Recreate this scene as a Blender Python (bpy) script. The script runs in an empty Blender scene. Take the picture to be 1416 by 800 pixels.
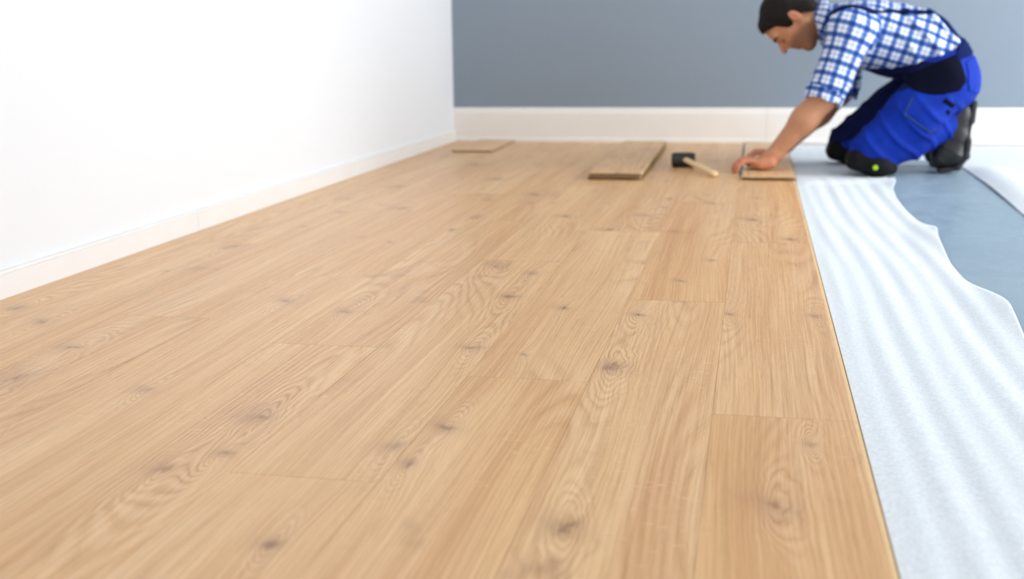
import bpy, bmesh, math, random
import numpy as np
from mathutils import Vector, Matrix

random.seed(7)
C = bpy.context.scene.collection
sc = bpy.context.scene

# ------------------------------------------------------------------ camera
FPX = 1602.2
cam_d = bpy.data.cameras.new('camera')
cam = bpy.data.objects.new('camera', cam_d); C.objects.link(cam)
cam_d.sensor_fit = 'HORIZONTAL'; cam_d.sensor_width = 36.0
cam_d.lens = 36.0 * FPX / 1416.0
cam_d.clip_start = 0.02
yaw, pitch, roll = 0.2056, 0.2169, 0.012
fw = Vector((-math.sin(yaw)*math.cos(pitch), math.cos(yaw)*math.cos(pitch), -math.sin(pitch)))
rt = Vector((math.cos(yaw), math.sin(yaw), 0)); dn = fw.cross(rt)
r2 = rt*math.cos(roll) + dn*math.sin(roll); d2 = -rt*math.sin(roll) + dn*math.cos(roll)
M3 = Matrix((r2, -d2, -fw)).transposed()
cam.matrix_world = Matrix.Translation((0, 0, 0.52)) @ M3.to_4x4()
cam_d.dof.use_dof = True
cam_d.dof.focus_distance = 1.95
cam_d.dof.aperture_fstop = 3.6
sc.camera = cam

# ------------------------------------------------------------------ world, lights, exposure
sc.view_settings.view_transform = 'Standard'; sc.view_settings.look = 'None'
sc.view_settings.gamma = 1.0; sc.view_settings.use_curve_mapping = False
sc.view_settings.exposure = 0.41
w = bpy.data.worlds.new('world'); sc.world = w; w.use_nodes = True
bg = w.node_tree.nodes['Background']; bg.inputs[0].default_value = (0.88, 0.94, 1.0, 1); bg.inputs[1].default_value = 1.2

def window_light(name, loc, rot, sx, sy, power, col):
    l = bpy.data.lights.new(name, 'AREA'); l.shape = 'RECTANGLE'; l.size = sx; l.size_y = sy
    l.energy = power; l.color = col
    o = bpy.data.objects.new(name, l); C.objects.link(o); o.location = loc; o.rotation_euler = rot
    return o
XR, XL, YB, YF, ZC = 3.30, -1.512, 5.672, -2.2, 2.55     # room: right, left, back, front, ceiling
window_light('daylight_side_window', (XR+0.10, 3.7, 1.30), (0, math.radians(90), 0), 2.2, 3.6, 138, (0.985, 0.99, 1.0))
window_light('rear_fill_light', (0.9, YF-0.10, 1.40), (math.radians(90), 0, 0), 3.4, 1.7, 13, (1.0, 0.99, 0.98))  # weak fill lamp added behind the camera, set in an added opening

# ------------------------------------------------------------------ node helper
class S:
    """a shader socket with arithmetic"""
    nt = None
    def __init__(s, sock): s.s = sock
    def __add__(a, b): return mth('ADD', a, b)
    def __radd__(a, b): return mth('ADD', a, b)
    def __sub__(a, b): return mth('SUBTRACT', a, b)
    def __rsub__(a, b): return mth('SUBTRACT', b, a)
    def __mul__(a, b): return mth('MULTIPLY', a, b)
    def __rmul__(a, b): return mth('MULTIPLY', a, b)
    def __truediv__(a, b): return mth('DIVIDE', a, b)
    def __neg__(a): return mth('MULTIPLY', a, -1.0)
def put(sock, v):
    if isinstance(v, S): S.nt.links.new(v.s, sock)
    else: sock.default_value = v
def mth(op, a, b=None, c=None, clamp=False):
    n = S.nt.nodes.new('ShaderNodeMath'); n.operation = op; n.use_clamp = clamp
    put(n.inputs[0], a)
    if b is not None: put(n.inputs[1], b)
    if c is not None: put(n.inputs[2], c)
    return S(n.outputs[0])
def sstep(x, a, b, lo=0.0, hi=1.0):
    n = S.nt.nodes.new('ShaderNodeMapRange'); n.interpolation_type = 'SMOOTHSTEP'
    put(n.inputs[0], x); put(n.inputs[1], a); put(n.inputs[2], b); put(n.inputs[3], lo); put(n.inputs[4], hi)
    return S(n.outputs[0])
def xyz(x, y, z):
    n = S.nt.nodes.new('ShaderNodeCombineXYZ'); put(n.inputs[0], x); put(n.inputs[1], y); put(n.inputs[2], z)
    return S(n.outputs[0])
def sep(v):
    n = S.nt.nodes.new('ShaderNodeSeparateXYZ'); put(n.inputs[0], v)
    return S(n.outputs[0]), S(n.outputs[1]), S(n.outputs[2])
def noise(vec, scale=1.0, detail=2.0, rough=0.5, dist=0.0):
    n = S.nt.nodes.new('ShaderNodeTexNoise'); put(n.inputs['Vector'], vec)
    n.inputs['Scale'].default_value = scale; n.inputs['Detail'].default_value = detail
    n.inputs['Roughness'].default_value = rough; n.inputs['Distortion'].default_value = dist
    return S(n.outputs[0])
def mix(f, a, b, blend='MIX'):
    n = S.nt.nodes.new('ShaderNodeMix'); n.data_type = 'RGBA'; n.blend_type = blend
    put(n.inputs[0], f); put(n.inputs[6], a); put(n.inputs[7], b)
    return S(n.outputs[2])
def attr(name, typ='GEOMETRY', out='Fac'):
    n = S.nt.nodes.new('ShaderNodeAttribute'); n.attribute_type = typ; n.attribute_name = name
    return S(n.outputs[out])
def coord(kind='Object'):
    n = S.nt.nodes.new('ShaderNodeTexCoord'); return S(n.outputs[kind])
def bump(h, strength, dist):
    n = S.nt.nodes.new('ShaderNodeBump'); n.inputs['Strength'].default_value = strength
    n.inputs['Distance'].default_value = dist; put(n.inputs['Height'], h); return S(n.outputs[0])
def material(name, rough=0.5, spec=0.5, col=(0.8, 0.8, 0.8, 1)):
    m = bpy.data.materials.new(name); m.use_nodes = True; S.nt = m.node_tree
    p = m.node_tree.nodes['Principled BSDF']
    p.inputs['Base Color'].default_value = col; p.inputs['Roughness'].default_value = rough
    p.inputs['Specular IOR Level'].default_value = spec
    return m, p
def rgb(r, g, b):
    f = lambda c: (c/255/12.92) if c/255 <= 0.04045 else ((c/255+0.055)/1.055)**2.4
    return (f(r), f(g), f(b), 1)

# ------------------------------------------------------------------ materials
def plain(name, col, rough=0.6, spec=0.4, var=0.04, scale=8.0, bmp=0.0, bscale=200.0):
    m, p = material(name, rough, spec, col)
    c = coord(); f = noise(c, scale, 3)
    d = tuple(max(0, x*(1-var*2)) for x in col[:3]) + (1,)
    l = tuple(min(1, x*(1+var)) for x in col[:3]) + (1,)
    put(p.inputs['Base Color'], mix(f, d, l))
    if bmp: put(p.inputs['Normal'], bump(noise(c, bscale, 2), bmp, 0.002))
    return m

MW_white = plain('white_wall_paint', (0.75, 0.775, 0.80, 1), 0.7, 0.3, 0.01, 2, 0.08, 120)
MW_blue = plain('blue_grey_wall_paint', rgb(134, 146, 158), 0.75, 0.25, 0.02, 2, 0.08, 120)
M_ceil = plain('white_ceiling_paint', (0.88, 0.88, 0.87, 1), 0.8, 0.2, 0.01)
M_trim = plain('white_lacquered_trim', (0.84, 0.81, 0.765, 1), 0.4, 0.45, 0.02)
M_trim2 = plain('white_skirting_foil', (0.79, 0.785, 0.765, 1), 0.4, 0.45, 0.02)
M_glass_frame = plain('white_window_frame', (0.85, 0.85, 0.85, 1), 0.35)
M_hdf = plain('brown_fibreboard_core', rgb(126, 94, 56), 0.85, 0.2, 0.10, 60, 0.3, 900)
M_tongue = plain('pale_fibreboard_tongue', rgb(226, 196, 148), 0.7, 0.3, 0.06, 60)
M_back = plain('plank_backing_paper', rgb(186, 160, 120), 0.8, 0.2)
M_black = plain('black_rubber', (0.012, 0.013, 0.015, 1), 0.45, 0.5, 0.2, 40, 0.1, 300)
M_pad = plain('black_knee_pad_fabric', (0.006, 0.0065, 0.008, 1), 0.8, 0.15, 0.2, 60, 0.2, 500)
M_boot = plain('black_boot_leather', (0.020, 0.019, 0.018, 1), 0.38, 0.5, 0.2, 30, 0.25, 250)
M_sole = plain('dark_grey_boot_sole', (0.026, 0.027, 0.030, 1), 0.55, 0.4, 0.2, 30)
M_green = plain('yellow_green_emblem', rgb(170, 214, 30), 0.5)
M_stud = plain('dull_metal_stud', (0.35, 0.35, 0.36, 1), 0.35, 0.6)
M_hair = plain('dark_brown_hair', (0.009, 0.0065, 0.005, 1), 0.7, 0.2, 0.4, 90, 0.8, 260)
M_handle = plain('pale_beech_handle', rgb(232, 200, 150), 0.5, 0.4, 0.08, 25)
M_navy = plain('navy_strap_webbing', rgb(8, 24, 74), 0.9, 0.1, 0.1, 60)
M_darkpanel = plain('black_blue_work_panel', rgb(6, 10, 30), 0.9, 0.1, 0.15, 40, 0.2, 400)
M_navy2 = plain('dark_navy_overlay', rgb(5, 18, 66), 0.9, 0.2, 0.12, 30, 0.3, 60)  # dark navy laid over the far leg and the bib
M_pipe = plain('grey_blue_piping', rgb(34, 66, 122), 0.7, 0.3)

def subfloor_mat():
    m, p = material('painted_blue_grey_screed', 0.42, 0.5)
    c = coord()
    a = noise(c, 2.2, 4, 0.6); b = noise(c, 14, 4, 0.6)
    put(p.inputs['Base Color'], mix(a*0.6+b*0.4, rgb(122, 144, 160), rgb(148, 168, 180)))
    put(p.inputs['Roughness'], sstep(b, 0.3, 0.7, 0.32, 0.5))
    put(p.inputs['Normal'], bump(noise(c, 60, 3), 0.1, 0.002))
    return m
M_sub = subfloor_mat()

def foam_mat():
    m, p = material('white_foam_underlay', 0.65, 0.35)
    c = coord()
    g = noise(c, 330, 2, 0.6); h = noise(c, 140, 2, 0.5); l = noise(c, 3, 2)
    put(p.inputs['Base Color'], mix(sstep(g*0.6+h*0.4, 0.34, 0.66), rgb(206, 214, 221), rgb(226, 232, 237)))
    put(p.inputs['Normal'], bump(g*0.6+h*0.4, 0.22, 0.0012))
    p.inputs['Subsurface Weight'].default_value = 0.0
    return m
M_foam = foam_mat()

def wood_mat():
    m, p = material('light_oak_laminate', 0.4, 0.5)
    c = coord(); x, y, z = sep(c)
    seed = attr('seed', 'OBJECT')
    tone = attr('tone', 'OBJECT')
    sx = x + seed*3.17; sy = y + seed*7.31
    wa = noise(xyz(sx*26, sy*11, seed), 1.0, 2)-0.5
    wb = noise(xyz(sx*17, sy*9, seed+4.0), 1.0, 2)-0.5
    # knots given per plank: (x, y, size); k odd ones are drawn out sideways into a smear
    fld = None; dark = None; halo = None
    def acc(a, b): return b if a is None else a+b
    for k in range(5):
        kx, ky, kr = sep(attr('knot%d' % k, 'OBJECT', 'Vector'))
        dx = x-kx + wa*2.2*kr; dy = y-ky + wb*5.0*kr
        e1 = dx/(kr*2.1); e2 = (dy+dx*0.9)/(kr*11.0)
        fld = acc(fld, mth('EXPONENT', -mth('SQRT', e1*e1+e2*e2+0.12)*1.25))
        e3 = dx/(kr*(1.15 if k % 2 else 0.75)); e4 = (dy+dx*(0.25 if k % 2 else -0.4))/(kr*(0.70 if k % 2 else 1.25))
        dark = acc(dark, mth('EXPONENT', -(e3*e3+e4*e4)))
        e5 = (dx+kr*0.6)/(kr*2.2); e6 = (dy+dx*0.4)/(kr*2.6)
        halo = acc(halo, mth('EXPONENT', -(e5*e5+e6*e6)))
    lo = noise(xyz(sx*6.5, sy*0.85, seed), 1.0, 1.0, 0.4)
    fine = noise(xyz(sx*30, sy*4, seed), 1.0, 1)
    field = sx*4.0 + lo*4.2 + fld*2.6 + fine*0.05
    ring = mth('SINE', field*2*math.pi*4.2)
    ring2 = mth('SINE', field*2*math.pi*8.0 + fine*3.0)
    ringd = sstep(ring, 0.40, 1.0)*(0.7+0.3*ring2)*sstep(noise(xyz(sx*45, sy*7, seed+2.0), 1.0, 2), 0.28, 0.56, 0.25, 1.0)
    msk = sstep(noise(xyz(sx*6+9, sy*1.2+4, seed), 1.0, 1), 0.49, 0.66)
    msk = mth('ADD', msk*0.7, sstep(fld, 0.16, 0.5)*0.85, clamp=True)
    gx = sx + lo*0.055 + fld*0.022 + fine*0.002
    g1 = noise(xyz(gx*330, sy*2.4, seed), 1.0, 3, 0.65)
    g2 = noise(xyz(gx*1000, sy*18, seed), 1.0, 2, 0.6)
    pores = sstep(g2, 0.55, 0.68)
    g3 = mth('SINE', field*2*math.pi*24.0 + g1*5.0)
    streak = noise(xyz(gx*17, sy*0.55, seed), 1.0, 3, 0.6)
    blot = noise(xyz(sx*4, sy*0.9, seed+3.0), 1.0, 2)
    fleck = sstep(noise(xyz(sx*55, sy*170, seed), 1.0, 2, 0.6), 0.61, 0.71)*sstep(noise(xyz(sx*9, sy*2.5, seed+5.0), 1.0, 1), 0.50, 0.64)
    base = mix(sstep(streak, 0.22, 0.78), rgb(200, 146, 91), rgb(229, 188, 136))
    base = mix(sstep(blot, 0.35, 0.70)*0.5, base, rgb(216, 166, 107))
    base = mix(tone, base, rgb(234, 198, 150))
    base = mix(sstep(g1, 0.42, 0.68)*0.36, base, rgb(166, 114, 68))
    base = mix(sstep(g1, 0.50, 0.30)*0.22, base, rgb(242, 210, 168))
    base = mix(sstep(g3, 0.1, 1.0)*0.05, base, rgb(158, 108, 68))
    base = mix(ringd*msk*0.40, base, rgb(142, 94, 62))
    base = mix(msk*sstep(ring, 0.2, -0.9)*0.20, base, rgb(242, 216, 182))
    base = mix(pores*0.20, base, rgb(140, 96, 60))
    base = mix(fleck*0.36, base, rgb(242, 212, 170))
    smear = sstep(noise(xyz(sx*8, sy*5.0, seed+11.0), 1.0, 3, 0.6), 0.62, 0.80)
    base = mix(smear*0.46, base, rgb(146, 100, 70))
    crack = noise(xyz(sx*60, sy*40, seed), 1.0, 3)
    base = mix(mth('MULTIPLY', halo, 0.20+crack*0.34, clamp=True), base, rgb(150, 104, 72))
    base = mix(mth('MULTIPLY', dark, 0.18+sstep(crack, 0.35, 0.65)*0.52, clamp=True), base, rgb(112, 74, 50))
    put(p.inputs['Base Color'], base)
    put(p.inputs['Roughness'], 0.30 + pores*0.14 + g1*0.08)
    put(p.inputs['Normal'], bump(g2*0.7+g1*0.5-pores*0.4-ringd*msk*0.3, 0.16, 0.0012))
    return m
M_wood = wood_mat()

def plaid_mat():
    m, p = material('blue_white_plaid_cotton', 0.85, 0.2)
    u, v, _ = sep(attr('cloth', 'GEOMETRY', 'Vector'))
    def bands(t):
        f = mth('FRACT', t/0.047)
        wide = sstep(f, 0.03, 0.09)*sstep(f, 0.46, 0.40)
        thin = sstep(f, 0.66, 0.69)*sstep(f, 0.78, 0.75)
        mid = sstep(f, 0.24, 0.27)*sstep(f, 0.34, 0.31)
        return mth('MAXIMUM', wide-mid*0.25, thin*0.55)
    bu = bands(u); bv = bands(v+0.01)
    cov = 1.0-(1.0-bu*0.60)*(1.0-bv*0.66)
    c = mix(sstep(cov, 0.0, 0.66), rgb(236, 240, 248), rgb(56, 98, 172))
    c = mix(sstep(cov, 0.62, 0.90), c, rgb(14, 38, 100))
    weave = noise(coord(), 420, 2)
    c = mix(weave*0.2, c, rgb(60, 110, 190))
    put(p.inputs['Base Color'], c)
    put(p.inputs['Normal'], bump(noise(coord(), 30, 2), 0.25, 0.006))
    return m
M_plaid = plaid_mat()

def overall_mat():
    m, p = material('royal_blue_work_cotton', 0.8, 0.2)
    c = coord(); n = noise(c, 26, 3); t = noise(c, 500, 1)
    b = mix(n, rgb(0, 32, 124), rgb(2, 52, 172))
    put(p.inputs['Base Color'], mix(t*0.2, b, rgb(0, 30, 120)))
    put(p.inputs['Normal'], bump(noise(c, 22, 3)*0.8+t*0.05, 0.45, 0.008))
    return m
M_blue = overall_mat()

def skin_mat():
    m, p = material('tanned_skin', 0.5, 0.4)
    c = coord(); n = noise(c, 40, 3)
    b = mix(n, rgb(182, 126, 92), rgb(202, 146, 110))
    r = attr('ruddy'); b = mix(r*0.6, b, rgb(196, 112, 84))
    s = attr('stubble'); b = mix(s*0.62, b, rgb(84, 62, 50))
    h = attr('armhair'); b = mix(h*sstep(noise(c, 420, 2), 0.45, 0.65)*0.30, b, rgb(110, 72, 48))
    put(p.inputs['Base Color'], b)
    p.inputs['Subsurface Weight'].default_value = 0.06
    p.inputs['Subsurface Radius'].default_value = (0.01, 0.004, 0.002)
    put(p.inputs['Normal'], bump(noise(c, 180, 2), 0.15, 0.002))
    return m
M_skin = skin_mat()

# ------------------------------------------------------------------ object helpers
def tag(o, label=None, cat=None, group=None, kind=None):
    if label: o['label'] = label
    if cat: o['category'] = cat
    if group: o['group'] = group
    if kind: o['kind'] = kind
    return o
def link(name, me, parent=None):
    o = bpy.data.objects.new(name, me); C.objects.link(o)
    if parent: o.parent = parent
    return o
def empty(name, loc=(0, 0, 0), rz=0.0):
    o = bpy.data.objects.new(name, None); C.objects.link(o); o.location = loc; o.rotation_euler = (0, 0, rz)
    o.empty_display_size = 0.1
    return o
def bm_box(bm, lo, hi, mi=0):
    vs = [bm.verts.new((x, y, z)) for x in (lo[0], hi[0]) for y in (lo[1], hi[1]) for z in (lo[2], hi[2])]
    for idx in ((0, 1, 3, 2), (4, 6, 7, 5), (0, 4, 5, 1), (2, 3, 7, 6), (0, 2, 6, 4), (1, 5, 7, 3)):
        f = bm.faces.new([vs[i] for i in idx]); f.material_index = mi
def bm_done(bm, name, mats, smooth=False):
    bmesh.ops.recalc_face_normals(bm, faces=bm.faces)
    me = bpy.data.meshes.new(name); bm.to_mesh(me); bm.free()
    for m in (mats if isinstance(mats, (list, tuple)) else [mats]): me.materials.append(m)
    if smooth: me.polygons.foreach_set('use_smooth', [True]*len(me.polygons))
    return me
def boxes(name, lst, mat, parent=None, bevel=0.0):
    bm = bmesh.new()
    for lo, hi in lst: bm_box(bm, lo, hi)
    if bevel: bmesh.ops.bevel(bm, geom=bm.edges[:], offset=bevel, segments=2, affect='EDGES')
    return link(name, bm_done(bm, name, mat), parent)
def prism(name, prof, axis, a, b, mat, parent=None):
    """profile (list of 2D points) swept along 'X' or 'Y' from a to b"""
    bm = bmesh.new(); rings = []
    for t in (a, b):
        rings.append([bm.verts.new((t, p[0], p[1]) if axis == 'X' else (p[0], t, p[1])) for p in prof])
    n = len(prof)
    for i in range(n): bm.faces.new((rings[0][i], rings[0][(i+1) % n], rings[1][(i+1) % n], rings[1][i]))
    bm.faces.new(rings[0]); bm.faces.new(rings[1][::-1])
    return link(name, bm_done(bm, name, mat), parent)

# ------------------------------------------------------------------ room shell
T = 0.15; Z0 = -0.011          # subfloor level: laminate 8 mm on 3 mm foam, laminate top at z = 0
tag(boxes('floor', [((XL-T, YF-T, Z0-0.15), (XR+T, YB+T, Z0))], M_sub), 'bare blue grey painted subfloor in front of kneeling man', 'floor', kind='structure')
LSK = 0.0118                    # the left wall is a little off square
def wall_x(y): return XL+(y-2.05)*LSK
wl = boxes('wall_left', [((-T, YF-T-2.05, Z0), (0, YB+T-2.05, ZC))], MW_white); wl.location = (XL, 2.05, 0); wl.rotation_euler = (0, 0, -LSK)
tag(wl, 'plain white painted wall left of the oak floor', 'wall', kind='structure')
tag(boxes('wall_back', [((XL, YB, Z0), (XR, YB+T, ZC))], MW_blue), 'blue grey painted wall behind the kneeling man', 'wall', kind='structure')
# right wall with a wide window opening
wy0, wy1, wz0, wz1 = 1.9, 5.5, 0.2, 2.4
tag(boxes('wall_right', [((XR, YF-T, Z0), (XR+T, wy0, ZC)), ((XR, wy1, Z0), (XR+T, YB+T, ZC)), ((XR, wy0, Z0), (XR+T, wy1, wz0)), ((XR, wy0, wz1), (XR+T, wy1, ZC))], MW_white),
    'white painted wall with the wide side window', 'wall', kind='structure')
fx0, fx1, fz0, fz1 = -0.8, 2.6, 0.55, 2.25  # opening added in the front wall for the rear fill lamp
tag(boxes('wall_front', [((XL, YF-T, Z0), (fx0, YF, ZC)), ((fx1, YF-T, Z0), (XR, YF, ZC)), ((fx0, YF-T, Z0), (fx1, YF, fz0)), ((fx0, YF-T, fz1), (fx1, YF, ZC))], MW_white),
    'white painted wall behind the camera with an added window', 'wall', kind='structure')
tag(boxes('ceiling', [((XL-T, YF-T, ZC), (XR+T, YB+T, ZC+0.12))], M_ceil), 'plain white painted ceiling over the room', 'ceiling', kind='structure')
def window(name, horiz, a0, a1, z0, z1, at, label):
    e = empty(name); tag(e, label, 'window', kind='structure')
    fr = []
    t = 0.06
    def bx(p0, p1, q0, q1):
        return ((at-0.03, p0, q0), (at+0.03, p1, q1)) if horiz == 'Y' else ((p0, at-0.03, q0), (p1, at+0.03, q1))
    boxes('window_frame', [bx(a0, a0+t, z0, z1), bx(a1-t, a1, z0, z1), bx(a0+t, a1-t, z0, z0+t), bx(a0+t, a1-t, z1-t, z1)], M_glass_frame, e)
    n = 3
    for i in range(1, n):
        m = a0+(a1-a0)*i/n
        boxes('mullion', [bx(m-t/2, m+t/2, z0+t, z1-t)], M_glass_frame, e)
window('window_1', 'Y', wy0, wy1, wz0, wz1, XR+0.05, 'wide white framed window in the right wall')
window('added_rear_window', 'X', fx0, fx1, fz0, fz1, YF-0.05, 'added white framed window behind the camera')  # second one is unseen, added around the rear fill lamp

# skirtings
hb = 0.165
prof = [(YB, Z0), (YB-0.016, Z0), (YB-0.016, hb-0.030), (YB-0.015, hb-0.022), (YB-0.0125, hb-0.016), (YB-0.012, hb-0.008), (YB-0.009, hb-0.002), (YB-0.005, hb), (YB, hb)]
bb = empty('baseboard_back', (0, 0, 0)); tag(bb, 'tall white skirting along the blue grey wall', 'skirting', kind='structure')
for a, b in ((XL, 0.06), (0.0612, 2.2), (2.2012, XR)):
    prism('skirting_board', prof, 'X', a, b, M_trim, bb)
prism('skirting_foot', [(YB-0.016, 0.0), (YB-0.021, 0.0), (YB-0.021, 0.012), (YB-0.019, 0.017), (YB-0.016, 0.019)], 'X', XL+0.014, XR, M_trim, bb)
hl = 0.057
prof = [(0, Z0), (0.012, Z0), (0.012, hl-0.012), (0.0095, hl-0.0105), (0.0095, hl-0.008), (0.0125, hl-0.006), (0.011, hl-0.001), (0.007, hl), (0, hl)]
bl = empty('baseboard_left', (XL, 2.05, 0), -LSK); tag(bl, 'low white skirting with a beaded top along the white wall', 'skirting', kind='structure')
for a, b in ((YF, 0.55), (0.551, 2.92), (2.9215, YB-0.016)):
    prism('skirting_board', prof, 'Y', a-2.05, b-2.05, M_trim2, bl)

# ------------------------------------------------------------------ laminate floor
PW, PL, PT = 0.191, 1.38, 0.008
XE = 0.148                                  # right edge of the laid rows
def plank_mesh(width, length, tongue=True, endcut=0.0004):
    """board with a bevelled decor top, fibreboard core, backing, and a stepped tongue on the right-hand long side"""
    bm = bmesh.new(); hw, hl_ = width/2-0.00015, length/2-0.00015; b = 0.0006
    def ring(dx, dy, z): return [bm.verts.new((sx*(hw-dx), sy*(hl_-dy), z)) for sx, sy in ((-1, -1), (1, -1), (1, 1), (-1, 1))]
    r0 = ring(b, b, 0); r1 = ring(0, 0, -b); r2_ = ring(0, 0, -0.0018); r3 = ring(0.0004, endcut, -0.0018); r4 = ring(0.0004, endcut, -PT+0.0020); r5 = ring(0.0004, 0.0008, -PT)
    bm.faces.new(r0).material_index = 0
    for a, c, mi in ((r0, r1, 0), (r1, r2_, 1), (r2_, r3, 1), (r3, r4, 1), (r4, r5, 2)):
        for i in range(4):
            f = bm.faces.new((a[i], a[(i+1) % 4], c[(i+1) % 4], c[i])); f.material_index = mi
    bm.faces.new(r5[::-1]).material_index = 2
    if tongue:
        bm_box(bm, (hw-0.0004, -hl_+endcut, -0.0050), (hw+0.0052, hl_-endcut, -0.0018), 3)
        bm_box(bm, (hw-0.0004, -hl_+endcut, -0.0079), (hw+0.0082, hl_, -0.0062), 1)
    me = bm_done(bm, 'plank', [M_wood, M_hdf, M_back, M_tongue])
    return me
KN = [ # (x, y, radius) of the knots that show in the photograph
 (-0.206, 1.769, .016), (-0.200, 2.128, .008), (-0.667, 1.438, .015), (-0.652, 1.298, .007), (-0.700, 1.244, .012), (-0.442, 1.362, .010),
 (-0.407, 1.307, .008), (-0.392, 1.448, .012), (-0.887, 1.538, .009), (-1.121, 1.560, .020), (0.088, 1.461, .005), (0.128, 2.168, .008),
 (-0.349, 2.165, .009), (-0.470, 2.244, .012), (-0.565, 2.564, .018), (0.040, 1.247, .014), (-0.186, 1.149, .014), (-0.449, 1.850, .012),
 (-0.360, 1.822, .004), (-0.480, 1.060, .009), (-0.795, 3.021, .010), (0.005, 3.316, .016), (0.106, 3.007, .010), (-0.117, 3.633, .013),
 (-0.143, 2.448, .007), (-0.376, 3.077, .013), (-1.141, 1.741, .014), (-0.907, 2.143, .013), (-0.758, 2.071, .010), (-0.911, 4.158, .018),
 (-0.780, 3.255, .013), (-0.030, 2.160, .006), (-0.300, 3.35, .014), (-1.05, 3.4, .016), (-1.29, 2.7, .016), (-1.22, 3.9, .018), (-0.70, 3.75, .016),
 (-0.47, 4.45, .016), (-0.15, 4.85, .014), (0.02, 3.75, .008), (-1.42, 2.0, .012), (-0.53, 3.3, .012), (-1.10, 4.6, .02), (-0.99, 1.25, .012), (-1.30, 1.9, .012)]
lam = empty('laminate_floor'); tag(lam, 'laid light oak laminate floor running to the blue grey wall', 'floor', kind='structure')
JOINT = [1.563, 2.257, 1.686, 2.62, 1.826, 2.38, 1.976, 2.75, 1.70]
TONE = {(0, 0): 0.0}
mesh_cache = {}
pid = 0
def place_plank(xc, width, y0, y1, tongue, parent=lam, name='plank'):
    global pid
    L = round(y1-y0, 4); key = (round(width, 4), L, tongue)
    if key not in mesh_cache: mesh_cache[key] = plank_mesh(width, y1-y0, tongue)
    o = link(name, mesh_cache[key], parent); o.location = (xc, (y0+y1)/2, 0)
    set_grain(o, xc, width, y0, y1)
    return o
def set_grain(o, xc, width, y0, y1, kn=KN):
    global pid
    pid += 1
    rnd = random.Random(pid*131)
    o['seed'] = rnd.uniform(0, 10.0)
    o['tone'] = min(0.28, max(0.0, rnd.gauss(0.13, 0.09)))
    ks = [k for k in kn if abs(k[0]-xc) < width/2 and y0 < k[1] < y1]
    while len(ks) < 5 and rnd.random() < 0.25:
        ks.append((xc+rnd.uniform(-.4, .4)*width, rnd.uniform(y0+.05, y1-.05), rnd.uniform(.004, .010)))
    for k in range(5):
        o['knot%d' % k] = [ks[k][0]-xc, ks[k][1]-(y0+y1)/2, ks[k][2]] if k < len(ks) else [9.0+k, 9.0, 0.01]
YEND = YB-0.018
for c in range(9):
    x1 = XE-c*PW; x0 = x1-PW
    yj = JOINT[c]
    while yj > YF+0.02: yj -= PL
    while yj < YEND:
        a, b = max(yj, YF+0.01), min(yj+PL, YEND)
        if c == 0 and a > 4.2: break            # the last board of this row is the one being fitted
        if c == 8: x0 = wall_x((a+b)/2)+0.001
        place_plank((x0+x1)/2, x1-x0, a, b, c == 0)
        yj += PL
ROW0_END = [JOINT[0]+k*PL for k in range(4) if JOINT[0]+k*PL < 4.4][-1]

# ------------------------------------------------------------------ loose planks
def loose_plank(label, loc, rz, width, length, tilt=0.0, group=None, endcut=0.007):
    o = link('laminate_plank', plank_mesh(width, length, True, endcut)); o.location = loc; o.rotation_euler = (tilt, 0, rz)
    set_grain(o, 0, width, -length/2, length/2, [(random.uniform(-.07, .07), random.uniform(-.5, .5), .012) for _ in range(2)])
    return tag(o, label, 'plank', group)
# stack of three boards beside the mallet
fy, ln = 4.155, 1.30
loose_plank('bottom oak laminate plank of the stack beside the mallet', (-0.492, fy+ln/2+0.004, PT+0.0002), 0.006, PW-0.004, ln)
loose_plank('middle oak laminate plank of the stack beside the mallet', (-0.494, fy+ln/2, 2*PT+0.0006), 0.010, PW-0.004, ln)
loose_plank('top oak laminate plank of the stack beside the mallet', (-0.490, fy+ln/2+0.002, 3*PT+0.0010), 0.008, PW-0.004, ln)
loose_plank('short oak laminate offcut lying in the wall corner', (-1.246, 5.375, PT+0.0002), 0.0, 0.178, 0.54, endcut=0.0004)
loose_plank('oak laminate board pressed down under the man\'s hands', (0.0575, 4.205+0.715, PT+0.0006), 0.0, 0.183, 1.43, tilt=-0.0045)

# ------------------------------------------------------------------ foam underlay
def interp(x, pts):
    xs = [p[0] for p in pts]; ys = [p[1] for p in pts]
    return np.interp(x, xs, ys)
def soft(y, pts, w_=0.045):
    return sum(interp(y+d*w_, pts) for d in np.linspace(-1, 1, 9))/9
def grid_sheet(name, fn, nu, nv, mat, thick=0.003):
    U, V = np.meshgrid(np.linspace(0, 1, nu), np.linspace(0, 1, nv), indexing='ij')
    P = fn(U, V); n = nu*nv
    verts = np.concatenate([P.reshape(-1, 3), (P-np.array([0, 0, thick])).reshape(-1, 3)])
    idx = np.arange(n).reshape(nu, nv)
    q = np.stack([idx[:-1, :-1], idx[1:, :-1], idx[1:, 1:], idx[:-1, 1:]], -1).reshape(-1, 4)
    faces = [q, q[:, ::-1]+n]
    def side(e): return np.stack([e[:-1], e[1:], e[1:]+n, e[:-1]+n], -1)
    faces += [side(idx[:, 0])[:, ::-1], side(idx[:, -1]), side(idx[0, :]), side(idx[-1, :])[:, ::-1]]
    me = bpy.data.meshes.new(name); me.from_pydata(verts.tolist(), [], np.concatenate(faces).tolist()); me.materials.append(mat)
    me.polygons.foreach_set('use_smooth', [True]*len(me.polygons)); me.update()
    return link(name, me)
EDGE = [(-2.2, .47), (1.6, .47), (2.05, .468), (2.20, .482), (2.33, .492), (2.42, .478), (2.56, .452), (2.75, .452), (2.95, .462), (3.08, .470), (3.20, .487), (3.30, .462), (3.55, .450), (3.8, .452), (4.02, .462), (4.20, .492), (4.27, .497), (4.34, .480), (4.5, .49), (5.1, .50), (5.66, .50)]
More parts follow.
